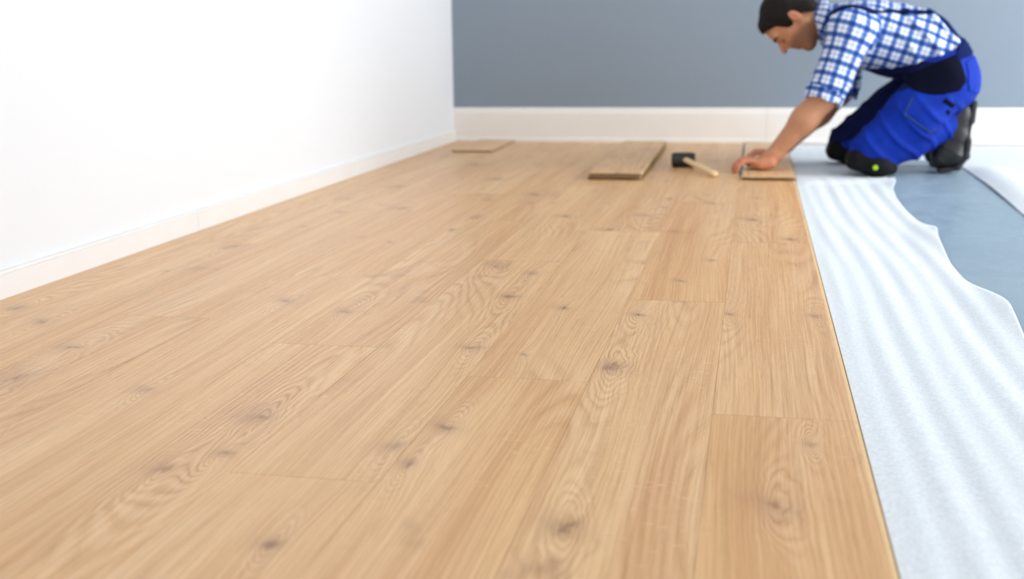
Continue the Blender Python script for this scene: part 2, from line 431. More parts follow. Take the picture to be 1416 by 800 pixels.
def foam_fn(U, V):
    Y = YF+0.02 + (5.650-YF-0.02)*V
    xe = soft(Y, EDGE)
    x0 = XE-0.06
    X = x0 + (xe-x0)*U
    s = (X-XE-0.004)
    ramp = np.clip(s/0.05, 0, 1); ramp = ramp*ramp*(3-2*ramp)
    far = np.clip((Y-4.05)/0.25, 0, 1)
    bend = 0.012*np.sin(Y*1.7+.6)+0.006*np.sin(Y*4.1)
    wv = 0.5+0.5*np.sin(2*np.pi*(X+bend+0.02*Y)/0.050)
    wv2 = 0.5+0.5*np.sin(2*np.pi*(X*0.8-bend+0.01*Y)/0.063+1.0)
    amp = 0.0030*(1-far*0.55)
    edge = np.clip(1-(xe-X)/0.09, 0, 1)
    lift = soft(Y, [(-3, .004), (1.5, .004), (2.0, .004), (2.3, .016), (2.5, .005), (2.75, .003), (3.17, .018), (3.35, .003), (3.9, .004), (4.22, .016), (4.32, .002), (6, .001)])
    ridge = 0.008*np.exp(-((Y-4.22-0.25*(X-.3))/0.035)**2)*ramp
    Z = Z0+0.0032 + ramp*(amp*(0.75*wv+0.5*wv2)) + edge**1.6*lift + ridge
    # flat under the man's knees
    kn = np.clip((Y-4.36)/0.05, 0, 1)
    Z = Z*(1-kn) + (Z0+0.0032+0.0006*wv*ramp)*kn
    return np.stack([X, Y, Z], -1)
tag(grid_sheet('underlay_sheet', foam_fn, 90, 700, M_foam), 'rippled white foam underlay sheet lying beside the oak floor', 'underlay')
EDGE2 = [(-2.2, .70), (1.5, .70), (2.6, .735), (3.3, .765), (3.8, .785), (4.3, .80), (4.75, .805), (4.9, .79), (5.0, .76), (5.06, .56), (5.10, .52), (5.66, .515)]
def foam2_fn(U, V):
    Y = 0.4 + (5.650-0.4)*V
    xe = interp(Y, EDGE2); X = xe + (XR-0.03-xe)*U**1.5
    e = np.clip(1-(X-xe)/0.10, 0, 1)
    mid = np.clip((4.9-Y)/0.3, 0, 1)
    lift = (0.010+0.016*np.exp(-((Y-4.1)/0.5)**2))*mid
    Z = Z0+0.0034 + lift*np.sin(np.clip((X-xe)/0.16, 0, 1)*np.pi)**1.0 + 0.004*mid*e*(0.5+0.5*np.sin(Y*5)) + 0.004*(0.5+0.5*np.sin(X*33+Y*3))*np.clip((X-xe-0.1)/0.2, 0, 1)*np.clip((4.95-Y)/0.3, 0, 1)
    return np.stack([X, Y, Z], -1)
tag(grid_sheet('underlay_sheet', foam2_fn, 120, 260, M_foam), 'white foam underlay sheet curling up behind the boot at right', 'underlay')

# ------------------------------------------------------------------ mallet
def tube(bm, pts, radii, seg=16, squash=1.0):
    pts = [Vector(p) for p in pts]; rings = []
    for i, p in enumerate(pts):
        d = (pts[min(i+1, len(pts)-1)]-pts[max(i-1, 0)]).normalized()
        u = d.cross(Vector((0, 0, 1)));  u = u.normalized() if u.length > 1e-4 else Vector((1, 0, 0))
        v = u.cross(d)
        rings.append([bm.verts.new(p+u*math.cos(2*math.pi*k/seg)*radii[i]+v*math.sin(2*math.pi*k/seg)*radii[i]*squash) for k in range(seg)])
    for a, b in zip(rings, rings[1:]):
        for k in range(seg): bm.faces.new((a[k], a[(k+1) % seg], b[(k+1) % seg], b[k]))
    bm.faces.new(rings[0][::-1]); bm.faces.new(rings[-1])
mal = empty('rubber_mallet', (-0.265, 4.60, 0.0)); tag(mal, 'black rubber mallet with pale wooden handle lying on floor', 'mallet')
R0 = 0.029
bm = bmesh.new()
ax = Vector((1.0, 0.10, 0.0)).normalized()
prof_m = [(-.046, .018), (-.045, .025), (-.041, .0275), (-.030, .029), (.030, .029), (.041, .0275), (.045, .025), (.046, .018)]
tube(bm, [ax*t+Vector((0, 0, R0)) for t, r in prof_m], [r for t, r in prof_m], 28)
hd = link('mallet_head', bm_done(bm, 'mallet_head', M_black, True), mal)
h0 = Vector((0.004, -0.006, 0.032)); h1 = Vector((0.135, -0.335, 0.0135))
bm = bmesh.new()
ts = [0, .08, .2, .5, .8, .93, .985, 1.0]; rs = [.0115, .0115, .0115, .0125, .0130, .0135, .0125, .009]
tube(bm, [h0.lerp(h1, t) for t in ts], rs, 18, 0.85)
link('handle', bm_done(bm, 'handle', M_handle, True), mal)

# ------------------------------------------------------------------ implicit-surface modelling for the figure
class Field:
    def __init__(s, lo, hi, h):
        s.lo = np.array(lo, np.float32); s.h = h
        s.n = np.ceil((np.array(hi)-np.array(lo))/h).astype(int)+1
        s.D = np.full(s.n, 0.25, np.float32)
        s.ax = [s.lo[i]+h*np.arange(s.n[i], dtype=np.float32) for i in range(3)]
    def region(s, lo, hi):
        a = np.clip(np.floor((np.array(lo)-s.lo)/s.h).astype(int), 0, s.n); b = np.clip(np.ceil((np.array(hi)-s.lo)/s.h).astype(int)+1, 0, s.n)
        sl = tuple(slice(a[i], b[i]) for i in range(3))
        X, Y, Z = np.meshgrid(*[s.ax[i][sl[i]] for i in range(3)], indexing='ij')
        return sl, X, Y, Z
    def put(s, lo, hi, fn, k=0.0, op='add', pad=0.05):
        lo = np.array(lo)-pad; hi = np.array(hi)+pad
        sl, X, Y, Z = s.region(lo, hi)
        if X.size == 0: return
        d = fn(X, Y, Z); D = s.D[sl]
        if op == 'add':
            if k > 0:
                hh = np.clip(0.5+0.5*(d-D)/k, 0, 1); r = d*(1-hh)+D*hh-k*hh*(1-hh)
            else: r = np.minimum(D, d)
        elif op == 'sub':
            d = -d; hh = np.clip(0.5-0.5*(d-D)/max(k, 1e-5), 0, 1); r = d*(1-hh)+D*hh+k*hh*(1-hh)
        s.D[sl] = r
    def cap(s, a, b, ra, rb, k=0.02, op='add', pad=None, sc_=(1, 1, 1)):
        a = np.array(a, np.float32); b = np.array(b, np.float32); ba = b-a; L2 = float(ba@ba)+1e-9; q = max(ra, rb)
        def fn(X, Y, Z):
            px, py, pz = X-a[0], Y-a[1], Z-a[2]
            t = np.clip((px*ba[0]+py*ba[1]+pz*ba[2])/L2, 0, 1)
            return np.sqrt(((px-ba[0]*t)/sc_[0])**2+((py-ba[1]*t)/sc_[1])**2+((pz-ba[2]*t)/sc_[2])**2) - (ra+(rb-ra)*t)
        s.put(np.minimum(a, b)-q, np.maximum(a, b)+q, fn, k, op, pad if pad is not None else max(0.012, k*1.6))
    def ell(s, c, r, axes=None, k=0.02, op='add'):
        c = np.array(c, np.float32); r = np.array(r, np.float32); A = np.eye(3, dtype=np.float32) if axes is None else np.array(axes, np.float32)
        q = float(r.max())
        def fn(X, Y, Z):
            p = [X-c[0], Y-c[1], Z-c[2]]
            l = [A[i][0]*p[0]+A[i][1]*p[1]+A[i][2]*p[2] for i in range(3)]
            k0 = np.sqrt(sum((l[i]/r[i])**2 for i in range(3)))+1e-6; k1 = np.sqrt(sum((l[i]/r[i]**2)**2 for i in range(3)))+1e-6
            return k0*(k0-1)/k1
        s.put(c-q, c+q, fn, k, op, max(0.012, k*1.6))
    def box(s, c, half, axes=None, rnd=0.01, k=0.0, op='add'):
        c = np.array(c, np.float32); half = np.array(half, np.float32)-rnd; A = np.eye(3, dtype=np.float32) if axes is None else np.array(axes, np.float32)
        q = float(np.linalg.norm(half)+rnd)
        def fn(X, Y, Z): return sd_box(X, Y, Z, c, half, A, rnd)
        s.put(c-q, c+q, fn, k, op, max(0.012, k*1.6))
    def all(s): return np.meshgrid(*s.ax, indexing='ij')
    def mesh(s, name, mats, parent, fair=1):
        V, Q = surface_nets(s.D, s.lo, s.h, fair)
        me = bpy.data.meshes.new(name); me.from_pydata(V.tolist(), [], Q.tolist())
        for m in (mats if isinstance(mats, list) else [mats]): me.materials.append(m)
        me.polygons.foreach_set('use_smooth', np.ones(len(Q), bool)); me.update()
        return link(name, me, parent), V
def sd_box(X, Y, Z, c, half, A, rnd):
    p = [X-c[0], Y-c[1], Z-c[2]]
    q = [np.abs(A[i][0]*p[0]+A[i][1]*p[1]+A[i][2]*p[2])-half[i] for i in range(3)]
    return np.sqrt(sum(np.maximum(t, 0)**2 for t in q))+np.minimum(np.maximum(np.maximum(q[0], q[1]), q[2]), 0)-rnd
def surface_nets(D, lo, h, fair=1):
    s = D < 0; n = D.shape
    cnt = np.zeros([k-1 for k in n], np.int8)
    for i in (0, 1):
        for j in (0, 1):
            for k in (0, 1): cnt += s[i:n[0]-1+i, j:n[1]-1+j, k:n[2]-1+k]
    I = np.argwhere((cnt > 0) & (cnt < 8)); nI = len(I)
    P = np.zeros((nI, 3)); W = np.zeros(nI)
    corners = [(i, j, k) for i in (0, 1) for j in (0, 1) for k in (0, 1)]
    val = {c: D[I[:, 0]+c[0], I[:, 1]+c[1], I[:, 2]+c[2]] for c in corners}
    for a in corners:
        for axn in range(3):
            if a[axn]: continue
            b = list(a); b[axn] = 1; b = tuple(b)
            va, vb = val[a], val[b]; m = (va < 0) != (vb < 0)
            t = np.where(m, va/np.where(m, va-vb, 1), 0)
            for q in range(3): P[:, q] += np.where(m, a[q]+(t if q == axn else 0), 0)
            W += m
    V = (I+P/W[:, None])*h+np.array(lo)
    idx = np.full([k-1 for k in n], -1, np.int64); idx[I[:, 0], I[:, 1], I[:, 2]] = np.arange(nI)
    quads = []
    for axn in range(3):
        u, v = (axn+1) % 3, (axn+2) % 3
        sl0 = [slice(1, n[q]-1) for q in range(3)]; sl0[axn] = slice(0, n[axn]-1)
        sl1 = list(sl0); sl1[axn] = slice(1, n[axn])
        A_, B_ = s[tuple(sl0)], s[tuple(sl1)]
        E_ = np.argwhere(A_ != B_); off = np.array([1, 1, 1]); off[axn] = 0; E_ = E_+off
        inside = s[E_[:, 0], E_[:, 1], E_[:, 2]]
        def cell(du, dv):
            e = E_.copy(); e[:, u] -= du; e[:, v] -= dv
            return idx[e[:, 0], e[:, 1], e[:, 2]]
        q4 = np.stack([cell(1, 1), cell(0, 1), cell(0, 0), cell(1, 0)], -1)
        q4[~inside] = q4[~inside][:, ::-1]
        quads.append(q4)
    Q = np.concatenate(quads)
    for _ in range(fair):
        acc = np.zeros_like(V); cn = np.zeros(len(V))
        for k in range(4):
            np.add.at(acc, Q[:, k], V[Q[:, (k+1) % 4]]+V[Q[:, (k+3) % 4]]); np.add.at(cn, Q[:, k], 2)
        V = 0.5*V+0.5*acc/np.maximum(cn, 1)[:, None]
    return V, Q
def set_attr(o, name, val):
    me = o.data
    if val.ndim == 2:
        a = me.attributes.new(name, 'FLOAT_VECTOR', 'POINT'); a.data.foreach_set('vector', val.astype(np.float32).ravel())
    else:
        a = me.attributes.new(name, 'FLOAT', 'POINT'); a.data.foreach_set('value', val.astype(np.float32))
def wob(X, Y, Z, f, seed, n=5):
    r = np.random.RandomState(seed); o = 0
    for i in range(n):
        d = r.normal(size=3); d = d/np.linalg.norm(d)*f*r.uniform(.6, 1.5)
        o = o+np.sin(X*d[0]+Y*d[1]+Z*d[2]+r.uniform(0, 6.3))
    return o/n

# ------------------------------------------------------------------ the kneeling man (facing -X, his left side to the camera)
ym = 4.66
man = empty('person', (0.45, ym, 0.0))
tag(man, 'kneeling man in blue overalls and plaid shirt pressing down a floor plank', 'person')
class Off:  # parts are modelled in world coordinates; shift into the person's frame
    pass
base = man.location.copy()
def fit(o):
    o.data.transform(Matrix.Translation(-base)); o.data.update(); return o

sh = {'n': np.array((.326, 4.505, .530)), 'f': np.array((.345, 4.825, .530))}
el = {'n': np.array((.250, 4.455, .278)), 'f': np.array((.335, 4.855, .275))}
wr = {'n': np.array((.078, 4.452, .066)), 'f': np.array((.128, 4.770, .070))}
hip = {'n': np.array((.690, 4.545, .325)), 'f': np.array((.690, 4.785, .325))}
kn = {'n': np.array((.425, 4.475, .072)), 'f': np.array((.375, 4.860, .070))}
an = {'n': np.array((.700, 4.610, .165)), 'f': np.array((.700, 4.800, .165))}
neck0 = np.array((.285, ym, .545)); pel = np.array((.690, ym, .375))

# head frame: F towards the face, U towards the crown, Lt lateral
th = math.radians(-2.0)
Fd = np.array((-.40, 0, -.917)); Fd /= np.linalg.norm(Fd)
Ud = np.array((Fd[2], 0, -Fd[0])); Ud = Ud if Ud[2] > 0 else -Ud
Ld = np.array((0, 1.0, 0))
hc = np.array((.128, ym-0.01, .562))
HA = [Fd, Ud, Ld]
def hp(f, u, l=0.0): return hc+Fd*f+Ud*u+Ld*l

def torso_parts(Fi, inf, k=0.05):
    Fi.ell((.385, ym, .505), (.150+inf, .168+inf, .118+inf), k=k)                    # rib cage
    Fi.cap((.345, ym-.115, .545), (.345, ym+.115, .545), .062+inf, .062+inf, k)       # shoulder girdle
    Fi.cap((.44, ym, .515), (.60, ym, .475), .112+inf, .112+inf, k, sc_=(1, 1.25, 1)) # back
    Fi.ell((.54, ym, .455), (.150+inf, .155+inf, .108+inf), k=k)                     # belly
    Fi.ell((.685, ym, .395), (.100+inf, .160+inf, .105+inf), k=k)                     # pelvis

# ---- body: one continuous skin surface
B = Field((-.11, 4.33, -.01), (.86, 5.0, .70), 0.0037)
torso_parts(B, -.022)
for q in 'nf':
    s_ = -1 if q == 'n' else 1
    B.cap(sh[q], el[q], .050, .043, .03)
    mid = el[q]*.62+wr[q]*.38
    B.cap(el[q], mid, .046, .047, .03); B.cap(mid, wr[q], .046, .029, .03)
    B.cap(hip[q], kn[q], .085, .055, .03); B.cap(kn[q]+(0.02, 0, 0), an[q], .05, .04, .03)
    B.cap(an[q], (.745, an[q][1], .04), .03, .03, .03)
B.ell((.72, ym, .34), (.075, .14, .08), k=.04)
# neck and head
B.cap(neck0, hp(-.035, -.03), .064, .058, .03)
B.ell(hp(-.012, .030), (.098, .086, .076), HA, .02)
B.ell(hp(.026, -.040), (.064, .078, .058), HA, .03)
B.cap(hp(.062, -.104, -.012), hp(.062, -.104, .012), .020, .020, .025)
for s_ in (-1, 1):
    B.cap(hp(-.006, -.050, s_*.054), hp(.052, -.104, s_*.020), .018, .017, .022)      # jaw line
    B.cap(hp(.045, -.022, s_*.050), hp(.068, -.020, s_*.036), .014, .014, .02)        # cheek bone
    B.ell(hp(.096, .001, s_*.034), (.026, .013, .019), HA, .008, 'sub')               # eye socket
    B.ell(hp(.072, .001, s_*.031), (.0135, .0105, .0145), HA, .004)                   # lid over the eye
    B.cap(hp(.087, .020, s_*.012), hp(.076, .022, s_*.046), .0095, .008, .010)         # brow ridge
    B.ell(hp(-.016, -.004, s_*.076), (.017, .031, .009), HA, .006)                    # ear
    B.ell(hp(-.010, -.002, s_*.086), (.008, .016, .006), HA, .004, 'sub')
    B.ell(hp(-.010, -.028, s_*.073), (.009, .009, .006), HA, .006)                    # lobe
    B.cap(hp(.094, -.036, s_*.010), hp(.090, -.037, s_*.013), .0075, .006, .006)      # nostril wing
B.cap(hp(.084, .016), hp(.116, -.028), .0085, .0115, .010)                            # nose
B.cap(hp(.068, .036, -.02), hp(.068, .036, .02), .022, .022, .03)
B.cap(hp(.088, -.026), hp(.077, -.062), .012, .013, .014)                             # upper jaw below the nose
B.cap(hp(.086, -.060, -.018), hp(.086, -.060, .018), .0065, .0065, .008)              # lips
B.cap(hp(.083, -.074, -.015), hp(.083, -.074, .015), .0075, .0075, .008)
B.cap(hp(.093, -.067, -.020), hp(.093, -.067, .020), .0022, .0022, .003, 'sub')
# hands
def chain(pts, rads, k=.004):
    for i in range(len(pts)-1): B.cap(pts[i], pts[i+1], rads[i], rads[i+1], k)
wz = 0.0
# left hand (near): palm flat on the board, fingers over its left edge and curled down
W = wr['n']
B.cap(W, (.048, 4.450, .046), .029, .027, .02, sc_=(1, 1.15, .85))
B.box((.038, 4.450, .0385), (.042, .040, .0155), [[.985, 0, .17], [0, 1, 0], [-.17, 0, .985]], .014, .014)
B.cap((.070, 4.425, .036), (.030, 4.413, .032), .019, .016, .012)      # edge of the palm
for yb, yt, ln_, r_ in ((4.415, 4.394, .80, .0076), (4.438, 4.428, .97, .0082), (4.461, 4.462, 1.04, .0084), (4.484, 4.496, .96, .0082)):
    chain([(.018, yb, .040), (-.004, yb, .047), (-.004-.038*ln_, (yb+yt)/2, .045), (-.004-.058*ln_, yt, .028), (-.004-.064*ln_, yt, .0095)], [r_*1.25, r_*1.22, r_*1.05, r_, r_*.88])
chain([(.058, 4.478, .036), (.034, 4.502, .030), (.008, 4.514, .026), (-.014, 4.512, .024)], [.015, .012, .0105, .009])
# right hand (far): fingers wrapped down against the joint
W = wr['f']
B.cap(W, (.094, 4.768, .052), .028, .026, .02, sc_=(1, 1.15, .85))
B.box((.082, 4.768, .0485), (.040, .040, .015), [[.93, 0, .36], [0, 1, 0], [-.36, 0, .93]], .014, .014)
for yb, yt, ln_, r_ in ((4.737, 4.726, .93, .0088), (4.758, 4.753, 1.0, .0090), (4.779, 4.780, .95, .0088), (4.800, 4.806, .78, .0082)):
    chain([(.060, yb, .044), (.044, yb, .045), (.044-.036*ln_, (yb+yt)/2, .046), (.044-.056*ln_, yt, .032), (.044-.060*ln_, yt, .0195)], [r_*1.25, r_*1.22, r_*1.05, r_, r_*.88])
chain([(.100, 4.736, .044), (.072, 4.712, .036), (.046, 4.702, .030), (.024, 4.704, .025)], [.015, .0125, .011, .009])
body, V = B.mesh('body', M_skin, man, 1)
lf = (V-hc)@Fd; lu = (V-hc)@Ud; ll = (V-hc)@Ld
head = (np.linalg.norm(V-hc, axis=1) < .17).astype(float)
st = np.clip((-.030-lu-(.02-np.clip(lf, -.05, .02))*.5)/.02, 0, 1)*head*(V[:, 0] < .26)
st = np.maximum(st*.9, np.exp(-(((lu+.050)/.010)**2+((lf-.09)/.02)**2+(ll/.03)**2))*head*.9)
set_attr(body, 'stubble', np.clip(st, 0, 1))
arm = np.clip((.30-V[:, 2])/.03, 0, 1)*(V[:, 0] < .37)*np.clip((V[:, 2]-.06)/.04, 0, 1)*(1-head)
set_attr(body, 'armhair', arm)
rud = np.clip((.075-V[:, 2])/.02, 0, 1)*.75*(V[:, 0] < .2)
rud = np.maximum(rud, head*np.exp(-((lf-.11)/.02)**2-((lu+.028)/.02)**2-(ll/.02)**2))
rud = np.maximum(rud, head*.55*np.exp(-((np.abs(ll)-.08)/.015)**2-((lu)/.04)**2))
set_attr(body, 'ruddy', np.clip(rud, 0, 1))
fit(body)

# ---- hair
Hh = Field(hc-.16, hc+.16, .0032)
Hh.ell(hp(-.016, .034), (.104, .094, .083), HA, .02)
Hh.cap(hp(.060, .074, -.03), hp(.060, .074, .03), .030, .030, .02)
Hh.cap(hp(-.055, -.030, -.03), hp(-.055, -.030, .03), .048, .048, .03)
X, Y, Z = Hh.all()
pf = (X-hc[0])*Fd[0]+(Z-hc[2])*Fd[2]; pu = (X-hc[0])*Ud[0]+(Z-hc[2])*Ud[2]; pl = np.abs(Y-hc[1])
hline = np.interp(pf, [-.13, -.06, -.035, -.012, .004, .024, .034, .046, .075, .10], [-.070, -.066, -.020, .022, -.010, -.020, -.004, .040, .066, .078]).astype(np.float32)
hline = hline - np.where(pf > .03, np.clip(.05-pl, 0, .05)*.10, 0)
nz = wob(X, Y, Z, 240, 3, 6)*.0016+wob(X, Y, Z, 90, 4, 5)*.0022
Hh.D = np.maximum(Hh.D+nz, (hline-pu)*.8+nz*.8).astype(np.float32)
hair, _ = Hh.mesh('hair', M_hair, man, 1); fit(hair)
for s_ in (-1, 1):
    E_ = Field(hp(.08, .02, s_*.03)-.045, hp(.08, .02, s_*.03)+.045, .0022)
    E_.cap(hp(.0985, .018, s_*.014), hp(.0945, .023, s_*.032), .0045, .0052, .003); E_.cap(hp(.0945, .023, s_*.032), hp(.0830, .020, s_*.053), .0052, .0040, .003)
    E_.D = E_.D.astype(np.float32)
    eb, _ = E_.mesh('eyebrow', M_hair, man, 1); fit(eb)

for s_ in (-1, 1):
    E_ = Field(hp(.08, -.004, s_*.03)-.03, hp(.08, -.004, s_*.03)+.03, .0016)
    E_.cap(hp(.0850, -.007, s_*.019), hp(.0865, -.009, s_*.031), .0018, .0022, .002); E_.cap(hp(.0865, -.009, s_*.031), hp(.0800, -.007, s_*.044), .0022, .0018, .002)
    eb, _ = E_.mesh('eyelashes', M_hair, man, 0); fit(eb)

# ---- shirt
def spine_uv(V):
    a = np.array((.26, ym, .56)); b = np.array((.72, ym, .42)); ax_ = (b-a)/np.linalg.norm(b-a)
    up = np.array((-ax_[2], 0, ax_[0])); up = up if up[2] > 0 else -up
    p = V-a; ang = np.arctan2(p[:, 1], p@up)
    return np.stack([p@ax_, ang*.155, 0*ang], -1)
def limb_uv(V, a, b, r):
    ax_ = (b-a)/np.linalg.norm(b-a); e1 = np.cross(ax_, (0, 1, 0)); e1 /= np.linalg.norm(e1); e2 = np.cross(ax_, e1)
    p = V-a; ang = np.arctan2(p@e2, p@e1)
    return np.stack([ang*r, p@ax_, 0*ang], -1)
SH = Field((.17, 4.38, .27), (.86, 4.96, .70), .005)
torso_parts(SH, .0, .05)
SH.cap(neck0+(.02, 0, 0), neck0-(.045, 0, -.005), .078, .070, .03)
X, Y, Z = SH.all()
fold = wob(X*.6, Y*1.2, Z*1.6, 42, 11, 6)*.0095 + np.maximum(0, np.sin((X-.40)*70+(Z-.5)*38+np.sin(Z*25)*1.3))**2*.010*np.clip((X-.46)/.1, 0, 1)
SH.D -= fold.astype(np.float32)
torso_base = SH.D.copy()
shirt_sd = SH.D.copy()
cut = np.maximum((X-.770), -(X-.226)-.25*(Z-.53))              # neck opening and waist end
SH.D = np.maximum(SH.D, cut).astype(np.float32)
shirt, V = SH.mesh('shirt', M_plaid, man, 1); set_attr(shirt, 'cloth', spine_uv(V)); fit(shirt)
for q in 'nf':
    a, b = sh[q], el[q]
    d = (b-a)/np.linalg.norm(b-a)
    end = b+d*.0
    SL = Field(np.minimum(a, b)-.12, np.maximum(a, b)+.12, .0045)
    SL.cap(a+(.02, 0, -.005), b+d*.06, .076, .066, .02)
    SL.cap(a+(.05, .045 if q == 'n' else -.045, -.01), a, .085, .075, .04)
    X, Y, Z = SL.all()
    t = (X-b[0])*d[0]+(Y-b[1])*d[1]+(Z-b[2])*d[2]
    fold = wob(X, Y, Z, 55, 21 if q == 'n' else 22, 6)*.0045 + np.maximum(0, np.sin(t*85+X*40))**2*.004*np.clip((t+.16)/.1, 0, 1)
    SL.D = np.maximum(SL.D-fold, t+.012).astype(np.float32)
    o, V = SL.mesh('sleeve', M_plaid, shirt, 1); set_attr(o, 'cloth', limb_uv(V, a, b, .07)); fit(o)
    CU = Field(b-.11, b+.11, .0035)
    CU.cap(b-d*.08, b+d*.08, .0735, .0705, .0)
    X, Y, Z = CU.all(); t = (X-b[0])*d[0]+(Y-b[1])*d[1]+(Z-b[2])*d[2]
    tt = t+.004*np.sin(X*90+Y*60)
    ring = np.maximum(CU.D-.0035*wob(X, Y, Z, 90, 5, 5), np.abs(tt+.005)-.021)
    CU.D = np.maximum(ring, -(CU.D+.014)).astype(np.float32)
    o, V = CU.mesh('rolled_cuff', M_plaid, shirt, 2); uv = limb_uv(V, a, b, .07); uv[:, 0] += .02; uv[:, 1] += .031; set_attr(o, 'cloth', uv); fit(o)
# collar: a band round the neck
CO = Field((.17, 4.52, .40), (.34, 4.80, .68), .0035)
ca = np.array((.262, ym, .545)); cb = np.array((.216, ym, .532))
CO.cap(ca, cb, .092, .080, 0, sc_=(1, 1, 1.06))
X, Y, Z = CO.all(); cd = (cb-ca)/np.linalg.norm(cb-ca)
t = (X-ca[0])*cd[0]+(Z-ca[2])*cd[2]
lim = .044-.03*np.clip((.49-Z)/.08, 0, 1)
CO.D = np.maximum(np.maximum(CO.D-.002*wob(X, Y, Z, 60, 8, 4), np.maximum(t-lim, -t-.02)), -(CO.D+.007)).astype(np.float32)
col, V = CO.mesh('collar', M_plaid, shirt, 1); uv = spine_uv(V); uv[:, 0] += .017; set_attr(col, 'cloth', uv); fit(col)

# ---- overalls
OV = Field((.24, 4.36, -.008), (.86, 4.99, .70), .005)
torso_parts(OV, .004, .05)
X, Y, Z = OV.all()
bibz = np.interp(X, [.26, .36, .45, .56, .63, .70, .76, .82], [.350, .372, .378, .384, .398, .432, .485, .52]).astype(np.float32)
OV.D = np.maximum(OV.D, np.maximum((Z-bibz)*.9, .335-X)).astype(np.float32)
OV.ell((.722, ym-.07, .330), (.088, .098, .110), k=.03); OV.ell((.722, ym+.07, .330), (.088, .098, .110), k=.03)
for q in 'nf':
    m = hip[q]*.5+kn[q]*.5
    OV.cap(hip[q]+(-.01, 0, .0), m+(.012, 0, .008), .112, .097, .03); OV.cap(m+(.012, 0, .008), kn[q]+(0, 0, .012), .097, .074, .03)
    OV.cap(kn[q]+(.01, 0, .004), kn[q]*.45+an[q]*.55+(0, 0, .0), .068, .074, .02); OV.cap(kn[q]*.45+an[q]*.55, an[q]+(.0, 0, .012), .074, .066, .02)
fold = wob(X*1.2, Y*.7, Z*1.2, 38, 31, 6)*.006 + np.maximum(0, np.sin((X+.9*Z)*62+np.sin(Y*22)*1.2))**3*.007*np.clip((.30-Z)/.08, 0, 1)
OV.D -= fold.astype(np.float32)
OV.D = np.maximum(OV.D, -Z+.001-.008).astype(np.float32)
ov_sd = OV.D.copy()
ovr, V = OV.mesh('overalls', M_blue, man, 1); fit(ovr)
def patch(name, grid, sd, region, thick, mat, parent, inner=.010):
    P = Field.__new__(Field); P.lo, P.h, P.n, P.ax = grid.lo, grid.h, grid.n, grid.ax
    P.D = np.maximum(np.maximum(sd-thick, region), -(sd+inner)).astype(np.float32)
    o, _ = P.mesh(name, mat, parent, 2); return fit(o)
def poly_region(X, Z, pts):
    """convex polygon in the X-Z plane (counter-clockwise)"""
    d = None
    for (x0, z0), (x1, z1) in zip(pts, pts[1:]+pts[:1]):
        L = math.hypot(x1-x0, z1-z0); e = ((z1-z0)*(X-x0)-(x1-x0)*(Z-z0))/L
        d = e if d is None else np.maximum(d, e)
    return d
near = (Y-4.545)
# dark hip panel, back pocket, thigh pocket with piping, tool tabs (near side)
patch('hip_panel', OV, ov_sd, np.maximum(poly_region(X, Z, [(.52, .345), (.56, .305), (.63, .285), (.72, .300), (.745, .335), (.715, .435), (.64, .405)]), near), .004, M_darkpanel, ovr)
patch('back_pocket', OV, ov_sd, np.maximum(poly_region(X, Z, [(.752, .300), (.83, .275), (.85, .36), (.80, .43), (.742, .405)]), Y-4.66), .005, M_blue, ovr)
patch('waistband', OV, ov_sd, np.maximum(poly_region(X, Z, [(.70, .405), (.775, .425), (.81, .47), (.76, .52), (.715, .455)]), Y-4.95), .006, M_navy, ovr)
patch('thigh_pocket', OV, ov_sd, np.maximum(poly_region(X, Z, [(.532, .222), (.625, .155), (.665, .185), (.705, .255), (.690, .290), (.565, .292)]), near), .006, M_blue, ovr)
pk = np.abs(poly_region(X, Z, [(.532, .222), (.625, .155), (.665, .185), (.705, .255), (.690, .290), (.565, .292)]))-.004
patch('pocket_piping', OV, ov_sd, np.maximum(np.maximum(pk, near), poly_region(X, Z, [(.50, .20), (.62, .13), (.65, .17), (.585, .285), (.50, .285)])), .008, M_pipe, ovr)
patch('tool_tab', OV, ov_sd, np.maximum(poly_region(X, Z, [(.660, .262), (.700, .238), (.712, .252), (.690, .268), (.672, .282)]), near), .009, M_darkpanel, ovr)
patch('tool_tab', OV, ov_sd, np.maximum(poly_region(X, Z, [(.672, .228), (.690, .214), (.700, .224), (.684, .240)]), near), .009, M_darkpanel, ovr)
patch('navy_leg_patch', OV, ov_sd, np.maximum(poly_region(X, Z, [(.28, .05), (.36, .085), (.60, .24), (.62, .36), (.30, .36)]), 4.665-Y), .003, M_navy2, ovr)  # thin dark navy layer over the inner side of the far leg
patch('bib', OV, ov_sd, poly_region(X, Z, [(.30, .24), (.52, .30), (.600, .330), (.655, .405), (.30, .41)]), .0025, M_navy2, ovr)  # thin dark navy layer over the bib
# stud on the side opening
bm = bmesh.new(); bmesh.ops.create_uvsphere(bm, u_segments=10, v_segments=6, radius=.006)
stud = link('stud', bm_done(bm, 'stud', M_stud, True), ovr); stud.location = Vector((.636, 4.508, .398))-base
# straps over the shoulders (they follow the shirt)
UN = Field.__new__(Field); UN.lo, UN.h, UN.n, UN.ax = SH.lo, SH.h, SH.n, SH.ax; UN.D = torso_base.copy()
for q in 'nf':
    UN.cap(sh[q]+(.02, 0, -.005), el[q], .079, .069, .012)
    UN.cap(sh[q]+(.05, .045 if q == 'n' else -.045, -.01), sh[q], .088, .078, .012)
torso_base = UN.D
gX, gY, gZ = SH.all()
def strap_region(pts, r):
    d = np.full(gX.shape, 1.0, np.float32)
    for a, b in zip(pts, pts[1:]):
        a = np.array(a); b = np.array(b); ba = b-a; L2 = ba@ba
        t = np.clip(((gX-a[0])*ba[0]+(gY-a[1])*ba[1]+(gZ-a[2])*ba[2])/L2, 0, 1)
        d = np.minimum(d, np.sqrt((gX-a[0]-ba[0]*t)**2+(gY-a[1]-ba[1]*t)**2+(gZ-a[2]-ba[2]*t)**2)-r)
    return d
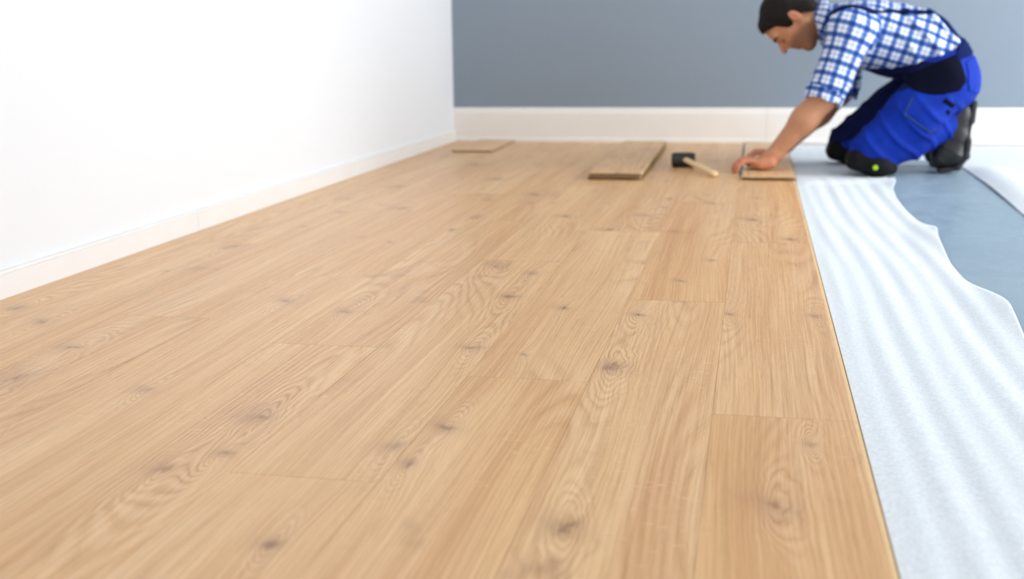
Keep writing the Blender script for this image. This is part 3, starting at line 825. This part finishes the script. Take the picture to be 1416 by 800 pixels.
for s_ in (-1, 1):
    yy = lambda v: ym+s_*v
    patch('strap', SH, torso_base, np.maximum(strap_region([(.255, yy(.115), .50), (.262, yy(.150), .550), (.295, yy(.178), .584), (.36, yy(.184), .592), (.43, yy(.170), .596), (.51, yy(.130), .600), (.60, yy(.065), .585), (.68, yy(.05), .54), (.76, yy(.045), .48)], .024), gX-.80), .006, M_navy, ovr, .012)

# ---- knee pads
for q in 'nf':
    k_ = kn[q]
    KP = Field(k_-.15, k_+.15, .004)
    s_ = 1
    KP.box(k_+np.array((-.010, 0, -.030)), (.072, .076, .038), [[.97, 0, -.24], [0, 1, 0], [.24, 0, .97]], .028, 0)
    KP.cap(k_+np.array((.02, 0, -.045)), k_+np.array((.080, .01, -.054)), .032, .024, .04, sc_=(1, 2.2, 1))
    X2, Y2, Z2 = KP.all()
    KP.D = np.maximum(KP.D, -(Z2-(-.0065))).astype(np.float32)
    KP.D = (KP.D-wob(X2, Y2, Z2, 70, 41, 5)*.0025).astype(np.float32)
    KP.D = np.maximum(KP.D, -(Z2-(-.0065))).astype(np.float32)
    pad, _ = KP.mesh('knee_pad', M_pad, man, 1); fit(pad)
    if q == 'n':
        bm = bmesh.new(); tube(bm, [(0, .006, 0), (0, -.006, 0), (0, -.0075, 0)], [.009, .009, .007], 18)
        em = link('emblem', bm_done(bm, 'emblem', M_green), pad); em.location = Vector((.440, k_[1]-.0835, .030))-base
        em['label'] = 'round yellow green emblem'

# ---- boots standing on their toes
for q in 'nf':
    yb = an[q][1]
    BO = Field((.60, yb-.09, -.008), (.86, yb+.09, .30), .0038)
    BO.cap((.690, yb, .180), (.752, yb, .200), .056, .050, .02, sc_=(1, .9, 1))
    BO.cap((.758, yb, .222), (.752, yb, .13), .042, .040, .02)
    BO.cap((.752, yb, .13), (.742, yb, .060), .042, .047, .02)
    BO.cap((.742, yb, .058), (.702, yb, .042), .047, .040, .02)
    BO.cap((.72, yb, .15), (.700, yb, .075), .034, .030, .03)
    X2, Y2, Z2 = BO.all()
    BO.D = np.maximum(BO.D - wob(X2, Y2, Z2, 60, 51, 5)*.0022 - np.maximum(0, np.sin(Z2*110+X2*60))**4*.002*np.clip((.14-Z2)/.06, 0, 1), -(Z2+.0045)).astype(np.float32)
    boot, _ = BO.mesh('boot', M_boot, man, 1); fit(boot)
    SO = Field((.60, yb-.09, -.012), (.87, yb+.09, .31), .0038)
    def slab(a, b, wd, th_):
        a = np.array(a); b = np.array(b); d = (b-a); L = np.linalg.norm(d); d = d/L; nn = np.array((-d[2], 0, d[0]))
        SO.box((a+b)/2, (L/2+.006, wd, th_), [d, (0, 1, 0), nn], .008, .016)
    slab((.797, yb, .255), (.793, yb, .185), .040, .012)
    slab((.790, yb, .185), (.782, yb, .110), .034, .008)
    slab((.786, yb, .115), (.782, yb, .055), .046, .011)
    slab((.782, yb, .055), (.755, yb, .014), .047, .010)
    slab((.755, yb, .010), (.690, yb, .000), .043, .008)
    X2, Y2, Z2 = SO.all()
    SO.D = np.maximum(SO.D, -(Z2+.0075)).astype(np.float32)
    so, _ = SO.mesh('sole', M_sole, boot, 1); fit(so)
